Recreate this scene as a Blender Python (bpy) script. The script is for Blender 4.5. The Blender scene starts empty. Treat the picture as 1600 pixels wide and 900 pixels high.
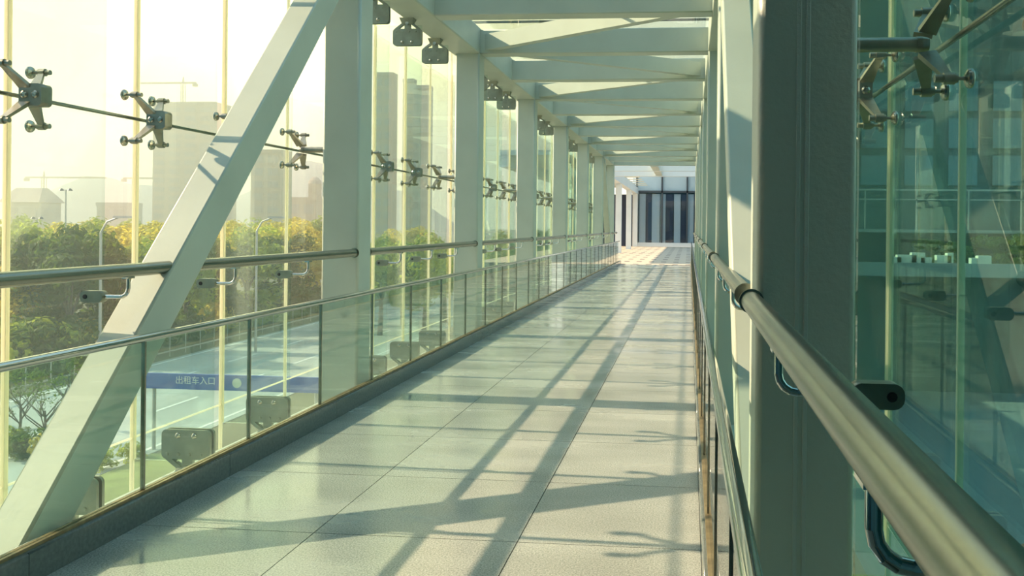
import bpy, math, random
from mathutils import Vector, Matrix
random.seed(7)
sc = bpy.context.scene
C = sc.collection

# ------------------------------------------------------------------ camera
EYE = Vector((0, 0, 1.2))
F = 1400.0                                   # focal length in px of the 1600 px frame
YAW, ROLL = math.atan(0.1), 0.010
cam = bpy.data.cameras.new('camera'); cam.sensor_width = 36; cam.lens = F / 1600 * 36
cam.shift_x = (800 - 936) / 1600; cam.shift_y = (353.6 - 450) / 1600
cam.clip_start = 0.02; cam.clip_end = 3000
co = bpy.data.objects.new('camera', cam); C.objects.link(co)
fw = Vector((-math.sin(YAW), math.cos(YAW), 0)); r0 = Vector((math.cos(YAW), math.sin(YAW), 0)); up = Vector((0, 0, 1))
rr = r0 * math.cos(ROLL) + up * math.sin(ROLL); uu = up * math.cos(ROLL) - r0 * math.sin(ROLL)
M4 = Matrix((rr, uu, -fw)).transposed().to_4x4(); M4.translation = EYE
co.matrix_world = M4
sc.camera = co

# ------------------------------------------------------------------ world
w = bpy.data.worlds.new('sky'); sc.world = w; w.use_nodes = True
nt = w.node_tree; nt.nodes.clear()
def N(t, **k):
    n = nt.nodes.new(t)
    for a, b in k.items(): setattr(n, a, b)
    return n
out = N('ShaderNodeOutputWorld'); bg = N('ShaderNodeBackground'); tc = N('ShaderNodeTexCoord')
sep = N('ShaderNodeSeparateXYZ'); nt.links.new(tc.outputs['Generated'], sep.inputs[0])
ramp = N('ShaderNodeValToRGB'); nt.links.new(sep.outputs['Z'], ramp.inputs[0])
cr = ramp.color_ramp
cr.elements[0].position = 0.0; cr.elements[0].color = (1.75, 1.66, 1.35, 1)
cr.elements[1].position = 1.0; cr.elements[1].color = (0.30, 0.62, 0.92, 1)
for p_, c_ in ((0.10, (1.45, 1.50, 1.38)), (0.21, (0.80, 0.97, 1.00)), (0.42, (0.56, 0.88, 1.05))):
    e = cr.elements.new(p_); e.color = (*c_, 1)
# warm glow of the low hazy sun, brightest in the upper left of the view
gd = Vector((-0.50, 1.0, 0.26)).normalized()
dot = N('ShaderNodeVectorMath', operation='DOT_PRODUCT'); nt.links.new(tc.outputs['Generated'], dot.inputs[0]); dot.inputs[1].default_value = gd
cl = N('ShaderNodeMath', operation='MAXIMUM'); nt.links.new(dot.outputs['Value'], cl.inputs[0]); cl.inputs[1].default_value = 0
def glow(p, s):
    a = N('ShaderNodeMath', operation='POWER'); nt.links.new(cl.outputs[0], a.inputs[0]); a.inputs[1].default_value = p
    b = N('ShaderNodeMath', operation='MULTIPLY'); nt.links.new(a.outputs[0], b.inputs[0]); b.inputs[1].default_value = s
    return b
g1, g2 = glow(11, 1.0), glow(160, 2.0)
mw = N('ShaderNodeMix', data_type='RGBA'); nt.links.new(g1.outputs[0], mw.inputs[0]); nt.links.new(ramp.outputs[0], mw.inputs[6]); mw.inputs[7].default_value = (2.1, 1.75, 0.60, 1)
ma = N('ShaderNodeMix', data_type='RGBA', blend_type='ADD'); ma.clamp_factor = False
nt.links.new(g2.outputs[0], ma.inputs[0]); nt.links.new(mw.outputs[2], ma.inputs[6]); ma.inputs[7].default_value = (1.0, 1.0, 0.7, 1)
c = ma.outputs[2]
# thin streaky cloud
mp = N('ShaderNodeMapping'); mp.inputs['Scale'].default_value = (3, 3, 9); nt.links.new(tc.outputs['Generated'], mp.inputs[0])
cn = N('ShaderNodeTexNoise'); cn.inputs['Scale'].default_value = 1.6; cn.inputs['Detail'].default_value = 6; nt.links.new(mp.outputs[0], cn.inputs['Vector'])
crp = N('ShaderNodeValToRGB'); crp.color_ramp.elements[0].position = 0.48; crp.color_ramp.elements[1].position = 0.72; nt.links.new(cn.outputs['Fac'], crp.inputs[0])
mx = N('ShaderNodeMix', data_type='RGBA'); cf = N('ShaderNodeMath', operation='MULTIPLY'); cf.inputs[1].default_value = 0.35
nt.links.new(crp.outputs[0], cf.inputs[0]); nt.links.new(cf.outputs[0], mx.inputs[0]); nt.links.new(c, mx.inputs[6]); mx.inputs[7].default_value = (0.95, 0.95, 0.92, 1)
nt.links.new(mx.outputs[2], bg.inputs['Color']); bg.inputs['Strength'].default_value = 1.0
nt.links.new(bg.outputs[0], out.inputs['Surface'])

# ------------------------------------------------------------------ sun (left of the bridge, a touch ahead)
sun = bpy.data.lights.new('sun', 'SUN'); sun.energy = 10.0; sun.color = (1.0, 0.76, 0.47); sun.angle = math.radians(0.6)
so = bpy.data.objects.new('sun', sun); C.objects.link(so)
EL, AZ = math.radians(32.0), math.radians(2.0)
sd = Vector((-math.cos(EL) * math.cos(AZ), math.cos(EL) * math.sin(AZ), math.sin(EL)))   # towards the sun
so.rotation_euler = sd.to_track_quat('Z', 'Y').to_euler()
so.location = sd * 50

sc.view_settings.view_transform = 'Standard'; sc.view_settings.look = 'None'
sc.view_settings.exposure = 0.42; sc.view_settings.gamma = 1.0; sc.view_settings.use_curve_mapping = False
sc.cycles.max_bounces = 10; sc.cycles.transparent_max_bounces = 48; sc.cycles.glossy_bounces = 5
sc.cycles.diffuse_bounces = 4

# ------------------------------------------------------------------ materials
MATS = {}
def lin(c):
    return tuple((x / 12.92 if x <= 0.04045 else ((x + 0.055) / 1.055) ** 2.4) for x in c)
def mat(name, col, rough=0.5, metal=0.0, var=0.0, vscale=8.0, bump=0.0, bscale=40.0, spec=0.5, stretch=None, coat=0.0):
    m = bpy.data.materials.new(name); m.use_nodes = True; t = m.node_tree; b = t.nodes['Principled BSDF']
    b.inputs['Base Color'].default_value = (*col, 1); b.inputs['Roughness'].default_value = rough
    b.inputs['Metallic'].default_value = metal; b.inputs['Specular IOR Level'].default_value = spec
    b.inputs['Coat Weight'].default_value = coat
    g = t.nodes.new('ShaderNodeNewGeometry'); mpn = t.nodes.new('ShaderNodeMapping')
    t.links.new(g.outputs['Position'], mpn.inputs[0])
    if stretch: mpn.inputs['Scale'].default_value = stretch
    if var > 0:
        n = t.nodes.new('ShaderNodeTexNoise'); n.inputs['Scale'].default_value = vscale; n.inputs['Detail'].default_value = 5
        t.links.new(mpn.outputs[0], n.inputs['Vector'])
        r = t.nodes.new('ShaderNodeValToRGB'); r.color_ramp.elements[0].position = 0.3; r.color_ramp.elements[1].position = 0.7
        r.color_ramp.elements[0].color = (*[x * (1 - var) for x in col], 1)
        r.color_ramp.elements[1].color = (*[min(1, x * (1 + var)) for x in col], 1)
        t.links.new(n.outputs['Fac'], r.inputs[0]); t.links.new(r.outputs[0], b.inputs['Base Color'])
    if bump > 0:
        n2 = t.nodes.new('ShaderNodeTexNoise'); n2.inputs['Scale'].default_value = bscale; n2.inputs['Detail'].default_value = 3
        t.links.new(mpn.outputs[0], n2.inputs['Vector'])
        bp = t.nodes.new('ShaderNodeBump'); bp.inputs['Strength'].default_value = bump; bp.inputs['Distance'].default_value = 0.004
        t.links.new(n2.outputs['Fac'], bp.inputs['Height']); t.links.new(bp.outputs[0], b.inputs['Normal'])
    MATS[name] = m
    return m
def glass(name, tint, ior=1.5, rough=0.0, dirt=0.0):
    m = bpy.data.materials.new(name); m.use_nodes = True; t = m.node_tree; t.nodes.clear()
    o = t.nodes.new('ShaderNodeOutputMaterial'); tr = t.nodes.new('ShaderNodeBsdfTransparent'); gl = t.nodes.new('ShaderNodeBsdfGlossy')
    tr.inputs['Color'].default_value = (*tint, 1); gl.inputs['Roughness'].default_value = rough
    fr = t.nodes.new('ShaderNodeFresnel'); fr.inputs['IOR'].default_value = ior
    g = t.nodes.new('ShaderNodeNewGeometry')
    # same Fresnel on both sides of a sheet
    mi = t.nodes.new('ShaderNodeMix'); mi.data_type = 'FLOAT'; mi.inputs[2].default_value = ior; mi.inputs[3].default_value = ior
    lw = t.nodes.new('ShaderNodeMix'); lw.data_type = 'FLOAT'; lw.inputs[2].default_value = ior; lw.inputs[3].default_value = 1 / ior
    t.links.new(g.outputs['Backfacing'], lw.inputs[0]); t.links.new(lw.outputs[0], fr.inputs['IOR'])
    ms = t.nodes.new('ShaderNodeMixShader'); t.links.new(fr.outputs[0], ms.inputs[0]); t.links.new(tr.outputs[0], ms.inputs[1]); t.links.new(gl.outputs[0], ms.inputs[2])
    last = ms
    if dirt > 0:      # dust and rain streaks lying on the pane
        df = t.nodes.new('ShaderNodeBsdfDiffuse'); df.inputs['Color'].default_value = (0.75, 0.75, 0.66, 1)
        n = t.nodes.new('ShaderNodeTexNoise'); n.inputs['Scale'].default_value = 1.0; n.inputs['Detail'].default_value = 5
        mpn = t.nodes.new('ShaderNodeMapping'); mpn.inputs['Scale'].default_value = (25, 25, 1.5)
        t.links.new(g.outputs['Position'], mpn.inputs[0]); t.links.new(mpn.outputs[0], n.inputs['Vector'])
        r = t.nodes.new('ShaderNodeMapRange'); r.inputs[1].default_value = 0.45; r.inputs[2].default_value = 0.8; r.inputs[3].default_value = dirt * 0.3; r.inputs[4].default_value = dirt
        t.links.new(n.outputs['Fac'], r.inputs[0])
        m2 = t.nodes.new('ShaderNodeMixShader'); t.links.new(r.outputs[0], m2.inputs[0]); t.links.new(ms.outputs[0], m2.inputs[1]); t.links.new(df.outputs[0], m2.inputs[2])
        last = m2
    t.links.new(last.outputs[0], o.inputs['Surface'])
    MATS[name] = m
    return m
mat('paint', (0.485, 0.525, 0.455), 0.42, var=0.05, vscale=3, bump=0.10, bscale=55)
mat('textured_paint', (0.485, 0.525, 0.455), 0.40, var=0.05, vscale=3, bump=0.6, bscale=60)
mat('weld', (0.48, 0.53, 0.48), 0.5, bump=0.5, bscale=120)
mat('stainless', (0.31, 0.32, 0.275), 0.27, 1.0, var=0.12, vscale=6, stretch=(6, 0.6, 6))
mat('chrome', (0.62, 0.62, 0.60), 0.09, 1.0)
mat('cast_steel', (0.36, 0.34, 0.28), 0.36, 0.85, var=0.15, vscale=20, bump=0.2, bscale=90)
mat('bolt_steel', (0.50, 0.47, 0.40), 0.25, 1.0)
mat('rubber', (0.04, 0.04, 0.04), 0.7)
mat('plate_steel', (0.33, 0.34, 0.27), 0.42, 0.75, var=0.14, vscale=14)
mat('brass_strip', (0.30, 0.22, 0.12), 0.4, 0.6, var=0.3, vscale=18)
mat('sealant', (0.82, 0.78, 0.62), 0.4, var=0.08, vscale=5)
_m = MATS['sealant']; _t = _m.node_tree; _b = _t.nodes['Principled BSDF']; _o = _t.nodes['Material Output']
_tl = _t.nodes.new('ShaderNodeBsdfTranslucent'); _tl.inputs['Color'].default_value = (0.98, 0.94, 0.80, 1)
_mx = _t.nodes.new('ShaderNodeMixShader'); _mx.inputs[0].default_value = 0.78
_t.links.new(_b.outputs[0], _mx.inputs[1]); _t.links.new(_tl.outputs[0], _mx.inputs[2]); _t.links.new(_mx.outputs[0], _o.inputs['Surface'])
mat('slab', (0.10, 0.11, 0.10), 0.8, var=0.2, vscale=5)
mat('kerb', (0.13, 0.15, 0.145), 0.16, var=0.16, vscale=60, bump=0.05)
mat('flashing', (0.66, 0.72, 0.72), 0.35, 0.3)
mat('asphalt', (0.21, 0.23, 0.22), 0.85, var=0.16, vscale=0.35, stretch=(3, 0.25, 1))
mat('pale_asphalt', (0.36, 0.40, 0.37), 0.85, var=0.14, vscale=0.3, stretch=(3, 0.25, 1))
mat('lane_paint', (0.75, 0.77, 0.72), 0.6)
mat('grass', (0.15, 0.20, 0.06), 0.95, var=0.35, vscale=0.9)
mat('earth', (0.085, 0.10, 0.05), 0.95, var=0.25, vscale=0.4)
mat('bark', (0.10, 0.08, 0.06), 0.9, var=0.2, vscale=6)
mat('concrete', (0.34, 0.37, 0.34), 0.8, var=0.1, vscale=1.2)
mat('dark_concrete', (0.07, 0.12, 0.115), 0.8, var=0.2, vscale=0.8)
mat('white_paint', (0.72, 0.74, 0.74), 0.5, var=0.03, vscale=2)
mat('dark_frame', (0.05, 0.06, 0.07), 0.4)
mat('blue_sign', (0.02, 0.10, 0.42), 0.45)
mat('sign_white', (0.75, 0.78, 0.78), 0.5)
mat('far_wall', (0.40, 0.36, 0.29), 0.9, var=0.08, vscale=0.08)
mat('far_wall_tan', (0.42, 0.31, 0.19), 0.9, var=0.08, vscale=0.08)
mat('far_roof', (0.30, 0.24, 0.21), 0.9)
mat('far_window', (0.30, 0.26, 0.20), 0.5)
mat('hill', (0.20, 0.23, 0.21), 1.0, var=0.15, vscale=0.02)
mat('crane_paint', (0.38, 0.26, 0.10), 0.6)
mat('galvanised', (0.45, 0.45, 0.42), 0.5, 0.6)
mat('pale_box', (0.70, 0.70, 0.58), 0.6)
mat('slat_cream', (0.74, 0.62, 0.42), 0.5)
mat('curtain_grey', (0.42, 0.48, 0.52), 0.7)
mat('curtain_dark', (0.02, 0.03, 0.06), 0.6)
mat('canopy_tile', (0.12, 0.22, 0.25), 0.5)
for nm, col in (('leaf_dark', (0.062, 0.105, 0.028)), ('leaf_mid', (0.21, 0.27, 0.055)), ('leaf_olive', (0.36, 0.33, 0.07)), ('leaf_bright', (0.34, 0.40, 0.07))):
    mm = mat(nm, col, 0.6, var=0.45, vscale=1.4, spec=0.3)
    t_ = mm.node_tree; tl_ = t_.nodes.new('ShaderNodeBsdfTranslucent'); tl_.inputs['Color'].default_value = (min(1, col[0] * 2.2), min(1, col[1] * 2.0), col[2], 1)
    mx_ = t_.nodes.new('ShaderNodeMixShader'); mx_.inputs[0].default_value = 0.5
    t_.links.new(t_.nodes['Principled BSDF'].outputs[0], mx_.inputs[1]); t_.links.new(tl_.outputs[0], mx_.inputs[2]); t_.links.new(mx_.outputs[0], t_.nodes['Material Output'].inputs['Surface'])
glass('facade_glass', (0.980, 0.990, 0.984), dirt=0.012)
glass('tinted_glass', (0.60, 0.81, 0.78), dirt=0.012)
glass('fin_glass', (0.925, 0.975, 0.958), dirt=0.012)
glass('balustrade_glass', (0.88, 0.96, 0.935), dirt=0.015)
glass('roof_glass', (0.86, 0.91, 0.89), dirt=0.03)
glass('building_glass', (0.93, 0.96, 0.97))

def granite():
    m = bpy.data.materials.new('granite'); m.use_nodes = True; t = m.node_tree; b = t.nodes['Principled BSDF']
    g = t.nodes.new('ShaderNodeNewGeometry')
    v = t.nodes.new('ShaderNodeTexNoise'); v.inputs['Scale'].default_value = 150; v.inputs['Detail'].default_value = 3; v.inputs['Roughness'].default_value = 0.8
    t.links.new(g.outputs['Position'], v.inputs['Vector'])
    r = t.nodes.new('ShaderNodeValToRGB'); el = r.color_ramp.elements
    el[0].position = 0.33; el[0].color = (0.165, 0.18, 0.17, 1); el[1].position = 0.66; el[1].color = (0.54, 0.54, 0.49, 1)
    t.links.new(v.outputs['Fac'], r.inputs[0])
    n = t.nodes.new('ShaderNodeTexNoise'); n.inputs['Scale'].default_value = 1.1; n.inputs['Detail'].default_value = 6
    mpn = t.nodes.new('ShaderNodeMapping'); mpn.inputs['Scale'].default_value = (1, 2.5, 1); t.links.new(g.outputs['Position'], mpn.inputs[0]); t.links.new(mpn.outputs[0], n.inputs['Vector'])
    oi = t.nodes.new('ShaderNodeObjectInfo')
    r2 = t.nodes.new('ShaderNodeMapRange'); r2.inputs[1].default_value = 0.3; r2.inputs[2].default_value = 0.7; r2.inputs[3].default_value = 0.80; r2.inputs[4].default_value = 1.08
    t.links.new(n.outputs['Fac'], r2.inputs[0])
    r3 = t.nodes.new('ShaderNodeMapRange'); r3.inputs[3].default_value = 0.93; r3.inputs[4].default_value = 1.05; t.links.new(oi.outputs['Random'], r3.inputs[0])
    mu = t.nodes.new('ShaderNodeMath'); mu.operation = 'MULTIPLY'; t.links.new(r2.outputs[0], mu.inputs[0]); t.links.new(r3.outputs[0], mu.inputs[1])
    vm = t.nodes.new('ShaderNodeVectorMath'); vm.operation = 'SCALE'; t.links.new(r.outputs[0], vm.inputs[0]); t.links.new(mu.outputs[0], vm.inputs['Scale'])
    t.links.new(vm.outputs[0], b.inputs['Base Color'])
    rg = t.nodes.new('ShaderNodeMapRange'); rg.inputs[1].default_value = 0.35; rg.inputs[2].default_value = 0.65; rg.inputs[3].default_value = 0.12; rg.inputs[4].default_value = 0.30
    t.links.new(n.outputs['Fac'], rg.inputs[0]); t.links.new(rg.outputs[0], b.inputs['Roughness'])
    b.inputs['Specular IOR Level'].default_value = 0.55
    MATS['granite'] = m
granite()
def plaza():
    m = bpy.data.materials.new('plaza_paving'); m.use_nodes = True; t = m.node_tree; b = t.nodes['Principled BSDF']
    g = t.nodes.new('ShaderNodeNewGeometry'); s = t.nodes.new('ShaderNodeSeparateXYZ'); t.links.new(g.outputs['Position'], s.inputs[0])
    def cell(o, period, frac):
        a = t.nodes.new('ShaderNodeMath'); a.operation = 'PINGPONG'; t.links.new(o, a.inputs[0]); a.inputs[1].default_value = period / 2
        c_ = t.nodes.new('ShaderNodeMath'); c_.operation = 'LESS_THAN'; t.links.new(a.outputs[0], c_.inputs[0]); c_.inputs[1].default_value = period / 2 * frac
        return c_
    a, c_ = cell(s.outputs['X'], 0.42, 0.42), cell(s.outputs['Y'], 2.2, 0.30)
    mu = t.nodes.new('ShaderNodeMath'); mu.operation = 'MULTIPLY'; t.links.new(a.outputs[0], mu.inputs[0]); t.links.new(c_.outputs[0], mu.inputs[1])
    mi = t.nodes.new('ShaderNodeMix'); mi.data_type = 'RGBA'; t.links.new(mu.outputs[0], mi.inputs[0])
    mi.inputs[6].default_value = (0.50, 0.43, 0.34, 1); mi.inputs[7].default_value = (0.20, 0.165, 0.14, 1)
    t.links.new(mi.outputs[2], b.inputs['Base Color']); b.inputs['Roughness'].default_value = 0.7
    MATS['plaza_paving'] = m
plaza()

# ------------------------------------------------------------------ mesh helpers
class MB:
    def __init__(s): s.v = []; s.f = []; s.sm = []
    def poly(s, A, B, smooth=False, caps=True):          # side walls between two equal rings
        n = len(A); o = len(s.v); s.v += [tuple(p) for p in A] + [tuple(p) for p in B]
        for i in range(n):
            j = (i + 1) % n; s.f.append((o + i, o + j, o + n + j, o + n + i)); s.sm.append(smooth)
        if caps:
            s.f.append(tuple(range(o + n - 1, o - 1, -1))); s.f.append(tuple(range(o + n, o + 2 * n))); s.sm += [False, False]
        return s
    def box(s, a, b):
        x0, y0, z0 = (min(a[i], b[i]) for i in range(3)); x1, y1, z1 = (max(a[i], b[i]) for i in range(3))
        return s.poly([(x0, y0, z0), (x1, y0, z0), (x1, y1, z0), (x0, y1, z0)], [(x0, y0, z1), (x1, y0, z1), (x1, y1, z1), (x0, y1, z1)])
    def rbox(s, a, b, axis, r, k=3):                       # box with rounded edges along one axis
        lo = [min(a[i], b[i]) for i in range(3)]; hi = [max(a[i], b[i]) for i in range(3)]
        u, v = [(1, 2), (2, 0), (0, 1)][axis]
        pts = []
        for cu, cv, a0 in ((hi[u] - r, hi[v] - r, 0), (lo[u] + r, hi[v] - r, 90), (lo[u] + r, lo[v] + r, 180), (hi[u] - r, lo[v] + r, 270)):
            for i in range(k + 1):
                t = math.radians(a0 + 90 * i / k); pts.append((cu + r * math.cos(t), cv + r * math.sin(t)))
        def P(q, h):
            p = [0, 0, 0]; p[u] = q[0]; p[v] = q[1]; p[axis] = h; return tuple(p)
        n = len(pts); o = len(s.v)
        s.poly([P(q, lo[axis]) for q in pts], [P(q, hi[axis]) for q in pts])
        for i in range(n):
            if i % (k + 1) != k: s.sm[len(s.sm) - 2 - n + i] = True
        return s
    def frame(s, d):
        d = Vector(d).normalized(); h = Vector((0, 0, 1)) if abs(d.z) < 0.9 else Vector((1, 0, 0))
        u = d.cross(h).normalized(); return u, u.cross(d)
    def tube(s, path, r, n=10, caps=True):
        path = [Vector(p) for p in path]; rings = []
        rs = r if isinstance(r, (list, tuple)) else [r] * len(path)
        u = v = None
        for i, p in enumerate(path):
            d = (path[min(i + 1, len(path) - 1)] - path[max(i - 1, 0)]).normalized()
            if u is None: u, v = s.frame(d)
            else:
                u = (u - d * u.dot(d)).normalized(); v = u.cross(d)
            rings.append([p + (u * math.cos(2 * math.pi * k / n) + v * math.sin(2 * math.pi * k / n)) * rs[i] for k in range(n)])
        for i in range(len(rings) - 1): s.poly(rings[i][::-1], rings[i + 1][::-1], True, False)
        if caps:
            o = len(s.v); s.v += [tuple(p) for p in rings[0]] + [tuple(p) for p in rings[-1]]
            s.f.append(tuple(range(o, o + n))); s.f.append(tuple(range(o + 2 * n - 1, o + n - 1, -1))); s.sm += [False, False]
        return s
    def lathe(s, p, d, prof, n=14):                         # prof: (distance along d, radius)
        p = Vector(p); d = Vector(d).normalized(); u, v = s.frame(d); prev = None
        for h, r in prof:
            ring = [p + d * h + (u * math.cos(2 * math.pi * k / n) + v * math.sin(2 * math.pi * k / n)) * max(r, 1e-4) for k in range(n)]
            if prev: s.poly(prev[::-1], ring[::-1], True, False)
            prev = ring
        o = len(s.v)
        return s
    def bar(s, a, b, w, h, up_=(0, 0, 1), w2=None, h2=None):   # tapering square bar from a to b
        a, b = Vector(a), Vector(b); d = (b - a).normalized(); q = Vector(up_)
        if abs(q.dot(d)) > 0.95: q = Vector((1, 0, 0))
        u = d.cross(q).normalized(); v = u.cross(d); w2 = w2 or w; h2 = h2 or h
        R = lambda p, W, H: [p + u * W / 2 + v * H / 2, p - u * W / 2 + v * H / 2, p - u * W / 2 - v * H / 2, p + u * W / 2 - v * H / 2]
        return s.poly(R(a, w, h)[::-1], R(b, w2, h2)[::-1])
    def mesh(s, name):
        me = bpy.data.meshes.new(name); me.from_pydata(s.v, [], s.f); me.polygons.foreach_set('use_smooth', s.sm); me.update()
        return me
    def build(s, name, m, parent=None): return put(name, s.mesh(name), m, parent)
def put(name, me, m=None, parent=None, loc=None):
    if m is not None and not me.materials: me.materials.append(MATS[m])
    o = bpy.data.objects.new(name, me); C.objects.link(o); o.parent = parent
    if loc is not None: o.location = loc
    return o
def tag(o, label, cat, group=None):
    o['label'] = label; o['category'] = cat
    if group: o['group'] = group
    return o
def thing(name, loc, label, cat, group=None):
    o = bpy.data.objects.new(name, None); C.objects.link(o); o.location = loc; o.empty_display_size = 0.1
    return tag(o, label, cat, group)
def struct(o, label=None):
    o['kind'] = 'structure'
    if label: o['label'] = label
    return o
def holder(name, loc=(0, 0, 0), label=None):
    o = bpy.data.objects.new(name, None); C.objects.link(o); o.location = loc
    return struct(o, label)
def wrap(root, parts):                                      # parts given in world space -> local to root
    for nm, mb, m in parts: pass
ORD = ['nearest', 'second', 'third', 'fourth', 'fifth', 'sixth', 'seventh', 'eighth', 'ninth', 'tenth', 'eleventh', 'twelfth', 'thirteenth', 'fourteenth', 'fifteenth', 'sixteenth']

# ------------------------------------------------------------------ bridge dimensions
G = -6.0                                           # street level below the bridge floor
S = 3.5; P = S / 4; Y0 = 2.595                     # bay, pane pitch, first column
CW, CD = 0.265, 0.25                               # column width (x), depth (y)
ZB, ZT = 3.05, 3.33                                # underside and top of the edge beams
YS, YE = -1.0, 28.4                                # bridge start and end of floor
KMIN, KMAX = -3, 28
SIDES = {'left': dict(s=-1, col=2.26, kerb=2.15, glass=2.185, rail=2.288, finin=2.40, fac=2.835),
         'right': dict(s=1, col=0.185, kerb=0.058, glass=0.088, rail=0.172, finin=0.315, fac=0.76)}
yk = lambda k: Y0 + P * k

# floor slab and granite tiles
floor = struct(MB().box((-2.15, YS, -0.14), (0.058, YE, -0.012)).build('floor', 'slab'), 'pale speckled granite tile floor of the footbridge')
xs = [-2.15, -1.435, -0.635, 0.058]
ty = []
y = YS + 0.35
while y < YE: ty.append(y); y += 0.8
for a, b in zip(xs[:-1], xs[1:]):
    me = MB().box((0.002, 0.002, -0.012), (b - a - 0.002, 0.798, 0)).mesh('floor_tile')
    for y in ty:
        if y + 0.8 <= YE + 0.01: put('floor_tile', me, 'granite', floor, (a, y, 0))
    put('floor_tile', MB().box((0.002, 0.002, -0.012), (b - a - 0.002, YE - ty[-1] - 0.002, 0)).mesh('floor_tile'), 'granite', floor, (a, ty[-1], 0)) if YE - ty[-1] < 0.79 else None

for sn, D in SIDES.items():
    s = D['s']; X = lambda x: s * x
    col = D['col']; outer = col + CW
    # kerb of granite blocks
    kb = holder('kerb_strip', (0, 0, 0), 'dark polished granite kerb along the %s edge of the floor' % sn)
    y = -1.15
    kw = 0.085
    km = MB().rbox((0, 0.0015, -0.14), (s * kw, 1.2985, 0.105), 1, 0.006, 2).mesh('kerb_stone')
    while y < YE - 0.5:
        put('kerb_stone', km, 'kerb', kb, (X(D['kerb']), y, 0)); y += 1.3
    # glass balustrade
    bl = thing('glass_balustrade', (X(D['glass']), YS, 0.105), 'low glass balustrade with thin chrome top rail on the %s kerb' % sn, 'balustrade')
    inv = Vector((-X(D['glass']), -YS, -0.105))
    def child(name, mb, m, root):
        o = mb.build(name, m, root); o.location = -root.location; return o
    gx = X(D['glass'])
    child('top_rail', MB().tube([(gx, YS, 0.73), (gx, YE, 0.73)], 0.017, 14), 'chrome', bl)
    child('base_channel', MB().box((gx - 0.016, YS, 0.105), (gx + 0.016, YE, 0.117)), 'brass_strip', bl)
    pm = MB().box((-0.004, 0.006, 0.117), (0.004, P - 0.006, 0.716)).mesh('pane')
    po = MB().box((-0.008, -0.005, 0.112), (0.008, 0.005, 0.722)).mesh('post')
    for k in range(KMIN, KMAX + 1):
        yy = yk(k) - 0.05
        put('pane', pm, 'balustrade_glass', bl).location = Vector((gx, yy, 0)) - bl.location
        put('post', po, 'stainless', bl).location = Vector((gx, yy, 0)) - bl.location
    # lower edge beam and pale flashing
    tag(MB().box((X(col - 0.0), YS, -0.55), (X(outer + 0.14), YE, -0.10)).build('edge_beam', 'paint'), 'steel edge beam running below the floor on the %s side' % sn, 'beam')
    tag(MB().box((X(D['kerb'] + kw + 0.002), YS, -0.10), (X(D['kerb'] + kw + 0.10), YE, -0.03)).build('metal_flashing', 'flashing'), 'pale metal flashing strip beside the %s kerb' % sn, 'flashing')
    # upper edge beam
    tag(MB().rbox((X(col), YS, ZB), (X(outer + 0.04), YE - 1.1, ZT), 1, 0.012, 2).build('roof_edge_beam', 'paint'), 'long steel roof edge beam on top of the %s columns' % sn, 'beam')
    # columns
    for n in range(0, 8):
        if sn == 'left':
            lab = 'wide steel column just left of the frame carrying the diagonal brace' if n == 0 else 'painted steel column on the left, %s of the seven in view' % (ORD[n - 1] if n < 7 else 'farthest')
        else:
            lab = 'large near steel column on the right with textured blue-grey paint' if n == 0 else 'painted steel column on the right, %s behind the large near one' % ['', 'first', 'second', 'third', 'fourth', 'fifth', 'sixth', 'seventh'][n]
        if sn == 'left' and n == 0: lab = 'painted steel column at the foot of the left diagonal brace'
        t = thing('steel_column', (X(col + CW / 2), yk(4 * n), -0.10), lab, 'column', 'steel columns of the bridge')
        put('shaft', MB().rbox((-CW / 2, -CD / 2, 0), (CW / 2, CD / 2, ZB + 0.10), 2, 0.018, 4).mesh('shaft'), 'textured_paint' if (sn == 'right' and n == 0) else 'paint', t)
        for f in ((-1, 1) if (sn == 'right' and n == 0) else ()):
            put('weld_seam', MB().rbox((-0.006, f * (CD / 2 - 0.002), 0.0), (0.006, f * (CD / 2 + 0.0025), ZB + 0.10), 2, 0.002, 1).mesh('weld_seam'), 'weld', t)
        if sn == 'right' and n == 0:
            put('weld_seam', MB().rbox((-0.030, -CD / 2 - 0.0018, 0.0), (-0.018, -CD / 2 + 0.002, ZB + 0.10), 2, 0.0015, 1).mesh('weld_seam'), 'weld', t)
    # diagonal braces in the end bays
    def diag(ya, za, yb, zb, lab):
        d = Vector((0, yb - ya, zb - za)); L = d.length; ang = math.atan2(d.z, d.y)
        me = MB().rbox((-0.08, 0, -0.185), (0.08, L, 0), 1, 0.010, 3).mesh('diagonal_brace')
        o = put('diagonal_brace', me, 'paint', None, (X(col + 0.075), ya, za)); o.rotation_euler = (ang, 0, 0)
        tag(o, lab, 'brace', 'diagonal braces of the truss')
    if sn == 'left':
        diag(yk(0) + 0.165, 0.0, yk(0) + 0.165 + 3.02 / 1.03, 3.02, 'pale sunlit diagonal brace rising towards the nearest left column')
        diag(yk(28) - 0.32, 0.0, yk(28) - 0.32 - 2.9 / 1.03, 2.9, 'diagonal brace leaning away in the farthest bay on the left')
    else:
        diag(yk(0) + 0.165, 0.0, yk(0) + 0.165 + 3.02 / 1.03, 3.02, 'white sunlit diagonal brace just behind the large right column')
        diag(yk(28) - 0.32, 0.0, yk(28) - 0.32 - 2.9 / 1.03, 2.9, 'diagonal brace in the farthest bay on the right')
    # outer glass wall
    wl = holder('wall_' + sn, (X(D['fac']), 0, 0), 'clear %s glass wall of tall frameless panes' % sn)
    rows = [(-0.42, 0.085), (0.092, 2.915), (2.922, 3.36)]
    rm = [MB().box((-0.008, 0.004, a), (0.008, P - 0.004, b)).mesh('pane') for a, b in rows]
    js = MB().box((-0.010, -0.005, -0.42), (0.010, 0.005, 3.36)).mesh('sealant_joint')
    hj = MB().box((-0.006, 0.004, 0.085), (0.006, P - 0.004, 0.092)).mesh('sealant_joint')
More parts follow.
